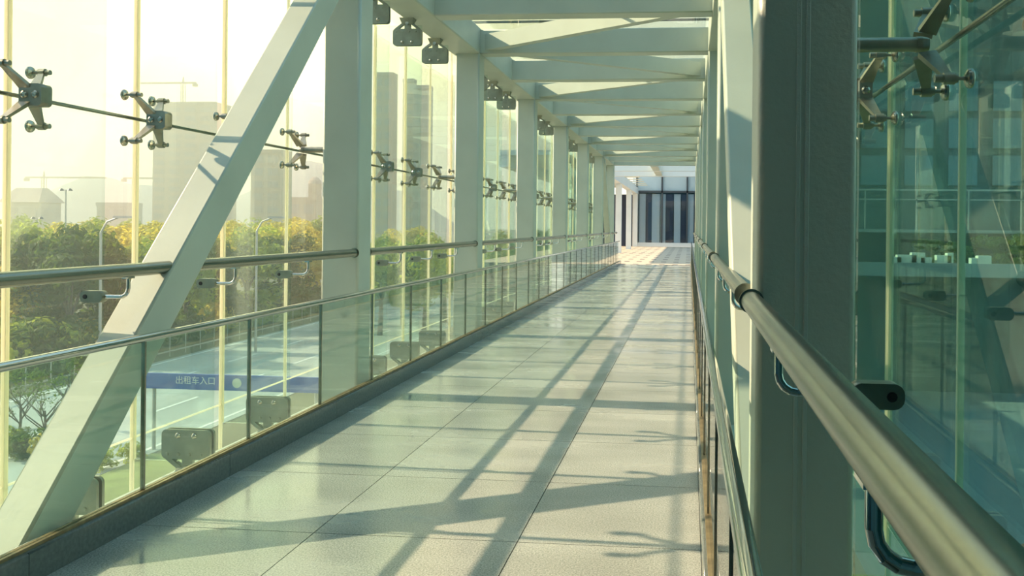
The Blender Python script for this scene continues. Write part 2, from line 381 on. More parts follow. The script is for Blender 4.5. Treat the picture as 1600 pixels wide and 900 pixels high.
    for k in range(KMIN, KMAX):
        for me in rm: put('pane', me, 'facade_glass' if sn == 'left' else 'tinted_glass', wl, (0, yk(k), 0))
        put('sealant_joint', js, 'sealant', wl, (0, yk(k), 0)); put('sealant_joint', hj, 'sealant', wl, (0, yk(k), 0))
    # cable rod
    rx = X(D['fac'] - 0.045)
    tag(MB().tube([(rx, YS, 1.72), (rx, yk(KMAX), 1.72)], 0.009, 8).build('tension_rod', 'stainless'), 'thin steel tension rod running along the %s glass wall' % sn, 'rod')

    # ---- prototypes for this side
    fi, fo = D['finin'], D['fac'] - 0.012
    fin_top, fin_bot = 2.985, -0.02
    fin_me = MB().poly([(X(a), -0.0095, z) for a, z in ((fi, fin_bot), (fo, fin_bot), (fo, fin_top), (fi, fin_top))], [(X(a), 0.0095, z) for a, z in ((fi, fin_bot), (fo, fin_bot), (fo, fin_top), (fi, fin_top))]).mesh('blade')
    nz = 0.645
    fin_notch = MB().poly([(X(a), -0.0095, z) for a, z in ((fi + 0.13, fin_bot), (fo, fin_bot), (fo, fin_top), (fi, fin_top), (fi, nz), (fi + 0.13, nz))], [(X(a), 0.0095, z) for a, z in ((fi + 0.13, fin_bot), (fo, fin_bot), (fo, fin_top), (fi, fin_top), (fi, nz), (fi + 0.13, nz))]).mesh('blade')
    edge_me = MB().box((X(fo - 0.004), -0.0105, fin_bot), (X(fo + 0.006), 0.0105, fin_top)).mesh('edge_joint')
    hx = D['fac'] - 0.125                                    # hub centre
    def arm_meshes():
        r = []
        for sy in (-1, 1):
            for sz in (-1, 1):
                a = (X(hx + 0.02), sy * 0.022, sz * 0.03); b = (X(D['fac'] - 0.07), sy * 0.115, sz * 0.115)
                r.append((MB().bar(a, b, 0.016, 0.052, (1, 0, 0), 0.011, 0.022).mesh('arm'), b))
        return r
    arms = arm_meshes()
    bolt_mes = []
    for me, b in arms:
        mb = MB().lathe((b[0] - s * 0.038, b[1], b[2]), (s, 0, 0), [(0, 0), (0, 0.011), (0.022, 0.011), (0.022, 0.0165), (0.052, 0.0165), (0.052, 0.012), (0.060, 0.012), (0.060, 0.0055), (0.092, 0.0055), (0.092, 0)], 12)
        db = MB().lathe((b[0] + s * 0.040, b[1], b[2]), (s, 0, 0), [(0, 0), (0, 0.012), (0.006, 0.024), (0.012, 0.027), (0.018, 0.027), (0.021, 0.024), (0.021, 0)], 16)
        bolt_mes.append((mb.mesh('bolt'), db.mesh('disc')))
    hub_fin = MB().rbox((X(hx - 0.055), -0.032, -0.046), (X(hx + 0.045), 0.032, 0.046), 1, 0.016, 3).mesh('hub')
    ovals = [MB().lathe((X(hx + dx), f * 0.0315, 0), (0, f, 0), [(0, 0.016), (0.004, 0.016), (0.009, 0.010), (0.010, 0)], 12).mesh('hub_bolt') for f in (-1, 1) for dx in (-0.028, 0.02)]
    hub_col = MB().lathe((X(outer), 0, 0), (s, 0, 0), [(0, 0.030), (0.006, 0.030), (0.006, 0.021), (hx - outer - 0.005, 0.021), (hx - outer - 0.005, 0.023), (hx - outer + 0.01, 0.023), (hx - outer + 0.03, 0.018), (hx - outer + 0.03, 0)], 16).mesh('tube')
    # fin shoe fittings (bottom z sign -1 / top +1)
    def shoe(tz):
        cx = X(2.53 - 2.26 + col); r = []
        for f in (-1, 1): r.append(('plate', MB().rbox((cx - 0.13, f * 0.010, -0.075), (cx + 0.13, f * 0.026, 0.075), 1, 0.026, 4).mesh('plate'), 'plate_steel'))
        for f in (-1, 1):
            for dx in (-0.042, 0.045): r.append(('bolt', MB().lathe((cx + dx, f * 0.026, -tz * 0.045), (0, f, 0), [(0, 0.015), (0.004, 0.015), (0.010, 0.011), (0.013, 0.004), (0.013, 0)], 12).mesh('bolt'), 'bolt_steel'))
        for dx in (-0.10, -0.04, 0.02, 0.08): r.append(('bolt', MB().lathe((cx + dx, -0.026, tz * 0.05), (0, -1, 0), [(0, 0.009), (0.005, 0.008), (0.006, 0)], 8).mesh('bolt'), 'plate_steel'))
        for sx in (-1, 1): r.append(('strut', MB().bar((cx + sx * 0.11, 0, tz * 0.07), (cx + sx * 0.012, 0, tz * 0.145), 0.022, 0.030, (0, 1, 0)).mesh('strut'), 'plate_steel'))
        r.append(('lug', MB().box((cx - 0.028, -0.011, tz * 0.07), (cx + 0.028, 0.011, tz * 0.15)).mesh('lug'), 'plate_steel'))
        r.append(('pivot', MB().lathe((cx, -0.03, tz * 0.125), (0, 1, 0), [(0, 0), (0, 0.017), (0.06, 0.017), (0.06, 0)], 12).mesh('pivot'), 'bolt_steel'))
        zb = 0.17
        r.append(('base', MB().poly([(cx - 0.05, -0.02, tz * 0.12), (cx + 0.05, -0.02, tz * 0.12), (cx + 0.065, -0.05, tz * zb), (cx - 0.065, -0.05, tz * zb)][::1], [(cx - 0.05, 0.02, tz * 0.12), (cx + 0.05, 0.02, tz * 0.12), (cx + 0.065, 0.05, tz * zb), (cx - 0.065, 0.05, tz * zb)]).mesh('base'), 'plate_steel'))
        return r
    shoe_b, shoe_t = shoe(-1), shoe(1)
    # handrail bracket
    rl = D['rail']
    bp = [(X(rl), 0, 0.975), (X(rl), 0, 0.925)] + [(X(rl + 0.035 - 0.035 * math.cos(t)), 0, 0.925 - 0.035 * math.sin(t)) for t in (0.4, 0.8, 1.2, 1.57)] + [(X(fi - 0.005), 0, 0.89)]
    br_pipe = MB().tube(bp, 0.0085, 10).mesh('pipe')
    br_clamp = MB().rbox((X(fi - 0.012), -0.021, 0.866), (X(fi + 0.085), 0.021, 0.914), 1, 0.020, 4).mesh('clamp')
    br_sc = [MB().lathe((X(fi + 0.062), f * 0.021, 0.89), (0, f, 0), [(0, 0.010), (0.003, 0.009), (0.004, 0)], 10).mesh('screw') for f in (-1, 1)]
    br_saddle = MB().box((X(rl) - 0.014, -0.022, 0.966), (X(rl) + 0.014, 0.022, 0.976)).mesh('saddle')
    pos3 = ['nearest', 'middle', 'farthest']
    def bayname(n):
        if sn == 'left':
            return 'left bay with the diagonal brace' if n == 0 else 'left bay past the %s column' % ORD[n - 1]
        return 'right bay before the large near column' if n < 0 else ('right bay past the large near column' if n == 0 else 'right bay past the %s column' % ORD[n])
    for k in range(0 if sn == 'left' else -2, 28):
        n, i = k // 4, k % 4
        yy = yk(k); small = n >= 3
        if i:
            where = ' fin of ' + bayname(n); ps = pos3[i - 1]
            if n < 0: ps = 'nearer' if k == -2 else 'farther'
            loc = Vector((X(fi), yy, fin_bot))
            t = thing('glass_fin', loc, ps + ' upright green glass' + where, 'glass fin', 'glass fins of the %s wall' % sn)
            put('blade', fin_notch if (sn == 'left' and k == 1) else fin_me, 'fin_glass', t).location = Vector((0, yy, 0)) - loc
            put('edge_joint', edge_me, 'sealant', t).location = Vector((0, yy, 0)) - loc
            # shoes
            for nm, sh, zc, lb in (('fin_shoe', shoe_b, 0.07, 'steel foot clamp on '), ('fin_hanger', shoe_t, 2.88, 'steel head clamp on ')):
                loc = Vector((X(2.53 - 2.26 + col), yy, zc))
                if sn == 'right' and n < 3 or not small:
                    t = thing(nm, loc, lb + ps + where, 'bracket', nm.replace('_', ' ') + 's on the %s wall' % sn)
                    for pn, me, m in sh: put(pn, me, m, t).location = Vector((0, yy, zc)) - loc
                else:
                    key = nm + sn
                    if key not in MATS:
                        J = MB()
                        for pn, me, m in sh:
                            o = len(J.v); J.v += [tuple(v.co) for v in me.vertices]
                            for p in me.polygons: J.f.append(tuple(o + a for a in p.vertices)); J.sm.append(p.use_smooth)
                        MATS[key] = J.mesh(nm)
                    o = put(nm, MATS[key], 'plate_steel', None, (0, yy, zc)); tag(o, lb + ps + where, 'bracket', nm.replace('_', ' ') + 's on the %s wall' % sn)
            loc = Vector((X(rl), yy, 0.89))
            t = thing('handrail_bracket', loc, 'curved handrail bracket on ' + ps + where, 'bracket', 'handrail brackets on the %s wall' % sn)
            for pn, me, m in (('pipe', br_pipe, 'chrome'), ('clamp', br_clamp, 'plate_steel'), ('saddle', br_saddle, 'chrome'), ('screw', br_sc[0], 'rubber'), ('screw', br_sc[1], 'rubber')):
                put(pn, me, m, t).location = Vector((0, yy, 0)) - loc
            swhere = 'on ' + ps + where
        else:
            swhere = 'on a tube from the %s' % (('%s left column' % ORD[n - 1]) if (sn == 'left' and n > 0) else 'column at the foot of the left brace' if sn == 'left' else 'large near right column' if n == 0 else '%s right column' % ORD[n])
        # spider
        loc = Vector((X(hx), yy, 1.72))
        lab = 'four-armed spider fitting ' + swhere
        if small:
            key = 'spider%s%d' % (sn, 0 if i else 1)
            if key not in MATS:
                J = MB()
                for me in [a for a, b in arms] + [q for bb in bolt_mes for q in bb] + [hub_fin if i else hub_col]:
                    o = len(J.v); J.v += [tuple(v.co) for v in me.vertices]
                    for p in me.polygons: J.f.append(tuple(o + a for a in p.vertices)); J.sm.append(p.use_smooth)
                MATS[key] = J.mesh('spider_fitting')
            tag(put('spider_fitting', MATS[key], 'cast_steel', None, (0, yy, 1.72)), lab, 'spider fitting', 'spider fittings on the %s wall' % sn)
        else:
            t = thing('spider_fitting', loc, lab, 'spider fitting', 'spider fittings on the %s wall' % sn)
            off = Vector((0, yy, 1.72)) - loc
            if i:
                h = put('hub', hub_fin, 'cast_steel', t, off); [put('hub_bolt', ov, 'bolt_steel', h) for ov in ovals]
            else: put('tube', hub_col, 'cast_steel', t, off)
            for (me, b), (bo, di) in zip(arms, bolt_mes):
                a = put('arm', me, 'cast_steel', t, off); put('bolt', bo, 'cast_steel', a); put('disc', di, 'bolt_steel', a)
    # handrail lengths between the columns
    segs = [(YS if sn == 'right' else 0.4, yk(0) - CD / 2)] + [(yk(4 * n) + CD / 2, yk(4 * n + 4) - CD / 2) for n in range(7)] + [(yk(28) + CD / 2, YE)]
    for q, (a, b) in enumerate(segs):
        if sn == 'left' and q == 0: continue
        lab = ('tubular steel handrail in the ' + bayname(q - 1)) if q < 8 else 'short tubular steel handrail past the last %s column' % sn
        if sn == 'right' and q == 0: lab = 'thick near tubular steel handrail crossing the lower right corner'
        t = thing('handrail', (X(rl), a, 1.0), lab, 'handrail', 'handrails on the %s side' % sn)
        put('tube', MB().tube([(0, -0.004, 0), (0, b - a + 0.004, 0)], 0.028, 20).mesh('tube'), 'stainless', t)
        for e_ in (0, b - a):
            put('collar', MB().tube([(0, e_ - 0.004 if e_ else 0.0, 0), (0, e_ if e_ else 0.004, 0)], 0.034, 20).mesh('collar'), 'stainless', t)

# ------------------------------------------------------------------ roof
XL, XR = -2.26, 0.185
for j in range(3, 15):
    y = Y0 + S / 2 * j
    o = MB().rbox((XL, y - 0.1, ZB), (XR, y + 0.1, ZB + 0.26), 0, 0.010, 2).build('cross_beam', 'paint')
    tag(o, 'transverse steel roof beam, %s from the camera' % (ORD[j - 3] if j < 14 else 'farthest'), 'beam', 'transverse roof beams')
q = 0
for j in range(4, 14, 2):
    for dj in (-1, 1):
        a = Vector((XL, Y0 + S / 2 * j, 3.175)); b = Vector((XR, Y0 + S / 2 * (j + dj), 3.175))
        d = (b - a).normalized(); a = a + d * 0.10; b = b - d * 0.10
        o = MB().bar(a, b, 0.10, 0.17).build('roof_brace', 'paint')
        tag(o, 'slanting roof brace running from left to right, %s from the camera' % ORD[q], 'brace', 'slanting roof braces'); q += 1
ce = holder('ceiling', (0, 0, 3.40), 'flat roof of clear glass panes over the steel beams')
for j in range(0, 15):
    for a, b in ((-2.84, -1.04), (-1.03, 0.77)):
        put('pane', MB().box((a, 0.005, 0), (b, S / 2 - 0.005, 0.02)).mesh('pane'), 'roof_glass', ce, (0, Y0 + S / 2 * j, 0))
    put('sealant_joint', MB().box((-2.84, -0.008, 0), (0.77, 0.005, 0.024)).mesh('sealant_joint'), 'slab', ce, (0, Y0 + S / 2 * j, 0))
put('sealant_joint', MB().box((-1.042, Y0, 0), (-1.028, yk(KMAX), 0.024)).mesh('sealant_joint'), 'slab', ce)

# ------------------------------------------------------------------ plaza and building at the far end
struct(MB().box((-7, YE, G), (1.5, 60, 0)).build('plaza_floor', 'plaza_paving'), 'cream plaza paving with small dark square insets past the bridge')
fx0, fx1, fy = -3.2, 3.2, 54.5
bl = thing('glass_building', (0, fy, 0), 'dark glass-fronted building closing the far end of the plaza', 'building')
def bp_(name, mb, m, par=None):
    o = mb.build(name, m, par or bl); o.location = -bl.location if par is None else (0, 0, 0); return o
bp_('sill', MB().box((fx0, fy - 0.25, 0), (fx1, fy + 0.1, 0.24)), 'white_paint')
bp_('back_wall', MB().box((fx0, fy + 3.0, 0), (fx1, fy + 3.3, 7)), 'dark_concrete')
bp_('roof', MB().box((fx0, fy - 0.1, 6.6), (fx1, fy + 3.3, 7)), 'white_paint')
bp_('side_wall', MB().box((fx0 - 0.2, fy - 0.1, 0), (fx0, fy + 3.3, 7)), 'white_paint')
mull = [fx0, -1.62, -0.10, 1.44, fx1]
for a, b in zip(mull[:-1], mull[1:]):
    bp_('pane', MB().box((a + 0.05, fy, 0.24), (b - 0.05, fy + 0.02, 3.28)), 'building_glass')
    bp_('pane', MB().box((a + 0.05, fy, 3.40), (b - 0.05, fy + 0.02, 6.6)), 'building_glass')
for a in mull: bp_('mullion', MB().box((a - 0.05, fy - 0.06, 0.24), (a + 0.05, fy + 0.06, 6.6)), 'dark_frame')
bp_('transom', MB().box((fx0, fy - 0.06, 3.28), (fx1, fy + 0.06, 3.40)), 'dark_frame')
xx = fx0 + 0.2; cols = ['curtain_grey', 'curtain_dark', 'curtain_grey', 'curtain_grey', 'curtain_dark', 'curtain_grey', 'curtain_dark']
i = 0
while xx < fx1 - 0.4:
    wd = random.uniform(0.3, 0.65); bp_('curtain', MB().box((xx, fy + 0.12, 0.24), (xx + wd * 0.92, fy + 0.17, 3.2)), cols[i % 7]); xx += wd; i += 1
bp_('blind', MB().box((fx0 + 0.1, fy + 0.08, 3.36), (fx1 - 0.1, fy + 0.12, 6.5)), 'white_paint')
# colonnade
pg = thing('pergola', (-4.6, 47, 0), 'white colonnade with slatted roof left of the glass building', 'pergola')
def pp(name, mb, m):
    o = mb.build(name, m, pg); o.location = -pg.location; return o
for y in (41.0, 48.0, 54.0):
    pp('column', MB().box((-3.34, y - 0.13, 0), (-3.07, y + 0.13, 3.16)), 'white_paint')
    pp('column', MB().box((-6.3, y - 0.13, 0), (-6.03, y + 0.13, 3.16)), 'white_paint')
pp('lintel', MB().box((-3.36, 37, 3.16), (-3.05, 54.3, 3.55)), 'white_paint')
pp('lintel', MB().box((-6.32, 29.5, 3.16), (-6.0, 54.3, 3.55)), 'white_paint')
pp('roof_slab', MB().box((-6.3, 29.5, 3.56), (-3.2, 54.3, 3.72)), 'white_paint')
sm = MB().box((-3.35, -0.10, 3.60), (-2.4, 0.10, 3.64)).mesh('slat')
y = 37.4
while y < 54: put('slat', sm, 'slat_cream', pg).location = Vector((0, y, 0)) - pg.location; y += 2.1
pp('back_screen', MB().box((-6.0, 54.6, 0), (-3.42, 54.7, 3.16)), 'curtain_dark')
# canopy beam beyond the bridge end
cb = thing('canopy_frame', (-1, 33, 3.1), 'pale steel canopy frame crossing just beyond the bridge end', 'canopy')
for nm, mb, m in (('beam', MB().box((-2.9, 33, 3.06), (1.3, 33.3, 3.40)), 'white_paint'), ('beam', MB().box((-2.9, 30.2, 3.08), (1.3, 30.45, 3.36)), 'white_paint'),
                  ('purlin', MB().box((-1.22, 28.2, 3.10), (-0.98, 33.6, 3.30)), 'paint'), ('post', MB().box((1.0, 33.02, 0), (1.25, 33.28, 3.06)), 'white_paint'), ('post', MB().box((1.0, 30.2, 0), (1.25, 30.45, 3.08)), 'white_paint')):
    mb.build(nm, m, cb).location = -cb.location
# piers under the bridge

for y in (2.6, 25.0):
    tag(MB().rbox((-1.9, y - 0.5, G), (-0.2, y + 0.5, -0.55), 2, 0.2, 4).build('bridge_pier', 'concrete'), 'concrete pier under the %s end of the bridge' % ('near' if y < 10 else 'far'), 'pier')
tag(MB().box((-2.1, YS, -0.55), (0.0, YE, -0.145)).build('deck_girder', 'concrete'), 'concrete deck girder under the granite floor', 'girder')

# unseen walls added behind the camera to keep light off the near right column
mat('rear_wall', (0.13, 0.36, 0.54), 0.6, var=0.1, vscale=0.6)  # blue picked to tint the light bounced onto the near right column
struct(MB().box((-14, -3.0, G), (12, -1.4, 10)).build('wall_back', 'rear_wall'), 'dark building wall at the near end of the bridge')
struct(MB().box((-3.6, -1.4, G), (-3.0, 1.95, 10)).build('wall_portal_left', 'rear_wall'), 'dark side wall of the building where the bridge starts')
struct(MB().box((1.0, -1.4, G), (1.6, 1.7, 10)).build('wall_portal_right', 'rear_wall'), 'dark side wall of the building right of the bridge start')
struct(MB().box((-3.0, -1.4, 3.5), (1.0, 1.95, 3.9)).build('ceiling_portal', 'rear_wall'), 'dark ceiling of the building where the bridge starts')

# ------------------------------------------------------------------ ground
struct(MB().box((-900, -60, G - 0.5), (500, 1500, G)).build('ground', 'earth'))
def strip(name, x0, x1, y0, y1, m, z=0.03, lab=None): return struct(MB().box((x0, y0, G), (x1, y1, G + z)).build(name, m), lab)
strip('road', -27, -16.5, -20, 400, 'pale_asphalt', 0.03, 'wide pale road running alongside the bridge on the left')
strip('service_road', -12.2, -7.0, -20, 60, 'asphalt', 0.03, 'narrow dark road close to the bridge on the left')
strip('verge', -16.3, -12.4, -20, 26, 'grass', 0.10, 'grass verge between the two roads')
strip('lawn', 2.5, 40, 0, 19, 'grass', 0.05, 'sunlit lawn below the right side of the bridge')
strip('yard', 3, 60, 19, 46, 'asphalt', 0.04)
rl_ = holder('road_markings')
lm = MB().box((-0.08, 0, G + 0.03), (0.08, 3.0, G + 0.036)).mesh('lane_mark')
for x in (-23.5, -20.0):
    for q in range(30): put('lane_mark', lm, 'lane_paint', rl_, (x, -4 + 6 * q, 0))
for x in (-26.6, -16.9, -11.9, -7.4): put('lane_line', MB().box((x - 0.07, -20, G + 0.03), (x + 0.07, 200 if x < -13 else 60, G + 0.036)).mesh('lane_line'), 'lane_paint', rl_)

# ------------------------------------------------------------------ foliage
def crown(seed, rx, rz, nq, lsz, m):
    rnd = random.Random(seed); V = []; Fc = []
    blobs = []
    for i in range(22):
        a = rnd.uniform(0, 6.28); rad = rnd.uniform(0.0, 0.75) * rx; zz = rnd.uniform(-0.55, 0.75) * rz
        blobs.append((Vector((rad * math.cos(a), rad * math.sin(a), zz)), rnd.uniform(0.20, 0.40) * rx))
    for i in range(nq):
        c_, br = rnd.choice(blobs)
        d = Vector((rnd.gauss(0, 1), rnd.gauss(0, 1), rnd.gauss(0, 1))).normalized()
        p = c_ + Vector((d.x, d.y, d.z * rz / rx)) * br * rnd.uniform(0.72, 1.06)
        t = d.cross(Vector((rnd.gauss(0, 1), rnd.gauss(0, 1), rnd.gauss(0, 1)))).normalized(); b = d.cross(t)
        tl = t * lsz * rnd.uniform(0.6, 1.3); bb = (b + d * rnd.uniform(-0.6, 0.6)) * lsz * rnd.uniform(0.35, 0.6)
        o = len(V); V += [p - tl, p + bb + d * lsz * 0.2, p + tl, p - bb + d * lsz * 0.2]; Fc.append((o, o + 1, o + 2, o + 3))
    me = bpy.data.meshes.new('crown'); me.from_pydata([tuple(v) for v in V], [], Fc); me.update(); me.materials.append(MATS[m])
    return me
crowns = [crown(1, 2.6, 2.3, 4200, 0.15, 'leaf_dark'), crown(2, 2.4, 2.6, 4200, 0.145, 'leaf_mid'), crown(3, 2.8, 2.1, 4200, 0.15, 'leaf_olive'), crown(4, 2.2, 2.2, 3800, 0.14, 'leaf_bright'), crown(5, 2.7, 2.5, 4200, 0.15, 'leaf_mid')]
def trunk(h, r, seed):
    rnd = random.Random(seed); mb = MB().tube([(0, 0, 0), (0.05, 0.03, h * 0.5), (0.0, 0.06, h)], [r, r * 0.8, r * 0.55], 8)
    for i in range(5):
        a = rnd.uniform(0, 6.28); mb.tube([(0.02, 0.03, h * 0.7), (math.cos(a) * 0.7, math.sin(a) * 0.7, h + 0.6), (math.cos(a) * 1.2, math.sin(a) * 1.2, h + 1.5)], [r * 0.45, r * 0.3, r * 0.12], 6)
    return mb.mesh('trunk')
trunks = [trunk(2.6, 0.16, 11), trunk(3.0, 0.19, 12)]
def tree(x, y, h, kind, lab, grp='trees beyond the road', z=G):
    sc_ = h / 6.2
    t = thing('tree', (x, y, z), lab, 'tree', grp); t.scale = (sc_ * random.uniform(0.9, 1.15), sc_ * random.uniform(0.9, 1.15), sc_); t.rotation_euler = (0, 0, random.uniform(0, 6.28))
    put('trunk', trunks[kind % 2], 'bark', t); put('crown', crowns[kind], None, t, (0, 0, 3.7))
    return t
def at(px, depth):                     # ground position seen in the direction of a picture column
    dx = px - 1076; yp = depth
    x = dx / F * yp; return x, yp + x * 0.1
KN = ['dark green', 'mid green', 'olive yellow-green', 'bright green', 'fresh green']
rows_ = [(46, [(70, 6.6, 0), (120, 7.2, 0), (175, 6.8, 0), (25, 5.2, 2), (225, 6.2, 1), (300, 5.6, 1), (345, 6.4, 0), (395, 6.9, 1), (450, 6.6, 0), (495, 6.8, 2)]),
         (62, [(10, 6.6, 1), (60, 7.0, 4), (110, 6.6, 2), (150, 7.3, 1), (190, 7.4, 2), (240, 7.6, 2), (290, 7.2, 1), (330, 7.2, 2), (375, 7.8, 2), (425, 7.2, 3), (470, 7.9, 2), (505, 7.0, 2)]),
         (85, [(0, 7.2, 4), (45, 7.6, 1), (95, 7.3, 2), (140, 7.8, 2), (205, 7.4, 1), (260, 7.7, 2), (315, 7.6, 1), (365, 7.8, 2), (410, 7.5, 4), (455, 8.2, 2), (500, 7.8, 1), (545, 7.5, 1)])]
rn = ['front', 'middle', 'back']
nth = ['first', 'second', 'third', 'fourth', 'fifth', 'sixth', 'seventh', 'eighth', 'ninth', 'tenth', 'eleventh', 'twelfth']
for ri, (dep, lst) in enumerate(rows_):
    for q, (px, h, kd) in enumerate(sorted(lst)):
        x, y = at(px, max(dep, (30.5 + 3 * ri) * F / (1076 - px)) * random.uniform(0.98, 1.04))
        tree(x, y, h, kd, '%s tree, %s from the left in the %s row across the road' % (KN[kd], nth[q], rn[ri]))
for q, (px, dep, h, kd) in enumerate([(600, 58, 6.4, 1), (635, 64, 6.2, 0), (668, 60, 6.6, 4), (700, 66, 6.0, 3), (650, 90, 7.4, 2), (785, 80, 6.6, 1), (850, 110, 7.2, 0)]):
    x, y = at(px, dep); tree(x, y, h, kd, '%s tree seen through the glass, %s one past the nearest left column' % (KN[kd], nth[q]), 'trees past the nearest left column')
# bare young trees and shrubs on the verge
def bare(seed):
    rnd = random.Random(seed); mb = MB()
    mb.tube([(0, 0, 0), (0.1, 0, 0.9), (0.0, 0.1, 1.5)], [0.06, 0.05, 0.035], 7)
    for i in range(9):
        a = rnd.uniform(0, 6.28); l = rnd.uniform(0.7, 1.5); z0 = rnd.uniform(0.7, 1.5)
        p1 = Vector((math.cos(a) * l * 0.45, math.sin(a) * l * 0.45, z0 + l * 0.5)); p2 = Vector((math.cos(a) * l * 0.7, math.sin(a) * l * 0.7, z0 + l * 1.1))
        mb.tube([(0.05, 0.03, z0), p1, p2], [0.028, 0.018, 0.006], 5)
        for q in range(3):
            b = a + rnd.uniform(-1, 1); mb.tube([p1, p1 + Vector((math.cos(b) * 0.4, math.sin(b) * 0.4, 0.5))], [0.012, 0.004], 4)
    return mb.mesh('branches')
sparse = crown(21, 1.0, 0.8, 260, 0.07, 'leaf_dark')
bushm = [crown(31, 0.8, 0.55, 900, 0.08, 'leaf_mid'), crown(32, 0.8, 0.6, 900, 0.08, 'leaf_dark'), crown(33, 0.9, 0.5, 900, 0.08, 'leaf_olive')]
for q, (px, dep) in enumerate([(42, 29), (80, 28), (128, 31)]):
    x, y = at(px, dep); t = thing('young_tree', (x, y, G), 'thin bare young tree on the verge, %s from the left' % nth[q], 'tree', 'young trees on the verge')
    t.scale = (0.85, 0.85, 0.85); put('branches', bare(40 + q), 'bark', t); put('leaves', sparse, None, t, (0, 0, 2.2))
for q, (px, dep, s_) in enumerate([(15, 28, 0.8), (50, 27, 1.0), (100, 27, 0.9), (165, 26, 0.7), (5, 31, 0.8), (125, 29, 0.9), (215, 27, 0.6)]):
    x, y = at(px, dep); o = put('shrub', bushm[q % 3], None, None, (x, y, G + 0.45 * s_)); o.scale = (s_, s_, s_)
    tag(o, 'rounded leafy shrub on the grass verge, %s nearest' % nth[q], 'shrub', 'shrubs on the verge')

hedge = [crown(51, 1.5, 0.9, 1500, 0.13, 'leaf_dark'), crown(52, 1.5, 1.0, 1500, 0.13, 'leaf_mid'), crown(53, 1.6, 0.9, 1500, 0.13, 'leaf_olive')]
for q in range(14):
    px = 5 + 38 * q; x, y = at(px, 30.2 * F / (1076 - px) if px > 60 else 42.5 - 0.02 * px)
    o = put('hedge_bush', hedge[(0, 1, 0, 0, 2)[q % 5]], None, None, (x - 0.9, y, G + 1.0)); k_ = random.uniform(1.3, 1.8); o.scale = (k_, k_, k_)
    tag(o, 'dense low bush under the trees across the road, %s from the left' % (nth + ['thirteenth', 'fourteenth'])[q], 'bush', 'bushes under the trees')
# fence along the far edge of the road
fn = thing('road_fence', (-27.6, 40, G), 'pale railing fence along the far side of the road', 'fence')
for z in (0.25, 1.15): put('rail', MB().box((-0.03, -20, z), (0.03, 60, z + 0.06)).mesh('rail'), 'galvanised', fn)
pk = MB().box((-0.02, -0.02, 0), (0.02, 0.02, 1.2)).mesh('picket')
for q in range(54): put('picket', pk, 'galvanised', fn, (0, -20 + 1.5 * q, 0))
# street lamps
def lamp(px, dep, h, lab, flip=1):
    x, y = at(px, dep); t = thing('street_lamp', (x, y, G), lab, 'street lamp', 'street lamps by the road')
    put('pole', MB().tube([(0, 0, 0), (0, 0, h * 0.9), (0.3 * flip, 0, h * 0.97), (0.9 * flip, 0, h)], [0.08, 0.06, 0.05, 0.04], 8).mesh('pole'), 'galvanised', t)
    put('lamp_head', MB().rbox((0.7 * flip, -0.14, h - 0.04), (1.7 * flip, 0.14, h + 0.07), 1, 0.04, 2).mesh('lamp_head'), 'galvanised', t)
lamp(167, 44, 7.4, 'curved street lamp beside the trees left of the diagonal brace')
lamp(408, 50, 7.5, 'curved street lamp seen between the brace and the nearest column')
for q, (px, dep) in enumerate([(112, 70), (68, 75)]):
    x, y = at(px, dep); t = thing('mast_lamp', (x, y, G), 'tall twin-headed mast lamp, %s of two at the far left' % ('taller' if q == 0 else 'shorter'), 'street lamp', 'mast lamps')
    h = 9.6 - 2.2 * q
    put('pole', MB().tube([(0, 0, 0), (0, 0, h)], [0.09, 0.05], 8).mesh('pole'), 'galvanised', t)
    put('crossbar', MB().box((-0.35, -0.03, h - 0.04), (0.35, 0.03, h + 0.02)).mesh('crossbar'), 'galvanised', t)
    for sx in (-0.35, 0.35): put('lamp_head', MB().lathe((sx, 0, h - 0.05), (0, 0, 1), [(0, 0.0), (0, 0.2), (0.14, 0.12), (0.2, 0.0)], 10).mesh('lamp_head'), 'dark_frame', t)
# blue direction board over the service road
sg = thing('direction_sign', (-14.0, 26.6, G), 'long blue road sign board with white characters behind the low glass', 'sign')
bd = put('board', MB().box((-3.0, -0.05, 1.98), (2.9, 0.05, 2.46)).mesh('board'), 'blue_sign', sg)
for x in (-2.7, 2.6): put('post', MB().tube([(x, 0.1, 0), (x, 0.1, 2.4)], 0.06, 10).mesh('post'), 'galvanised', sg)
def text(body, size, x, z, par):
    for q, ch in enumerate(body):
        cu = bpy.data.curves.new('character', 'FONT'); cu.body = ch; cu.size = size; cu.extrude = 0.004; cu.align_x = 'CENTER'; cu.align_y = 'CENTER'
        tmp = bpy.data.objects.new('character_curve', cu); C.objects.link(tmp); bpy.context.view_layer.update()
        me = bpy.data.meshes.new_from_object(tmp.evaluated_get(bpy.context.evaluated_depsgraph_get()))
        bpy.data.objects.remove(tmp)
        o = put('character', me, 'sign_white', par, (x + q * size * 0.98, -0.056, z)); o.rotation_euler = (math.pi / 2, 0, 0)
text('\u51fa\u79df\u8f66\u5165\u53e3', 0.27, -1.78, 2.25, bd)
put('emblem', MB().lathe((0.1, -0.05, 2.22), (0, -1, 0), [(0, 0.15), (0.006, 0.15), (0.006, 0.11), (0.012, 0.10), (0.012, 0.05), (0.008, 0)], 18).mesh('emblem'), 'pale_box', bd)

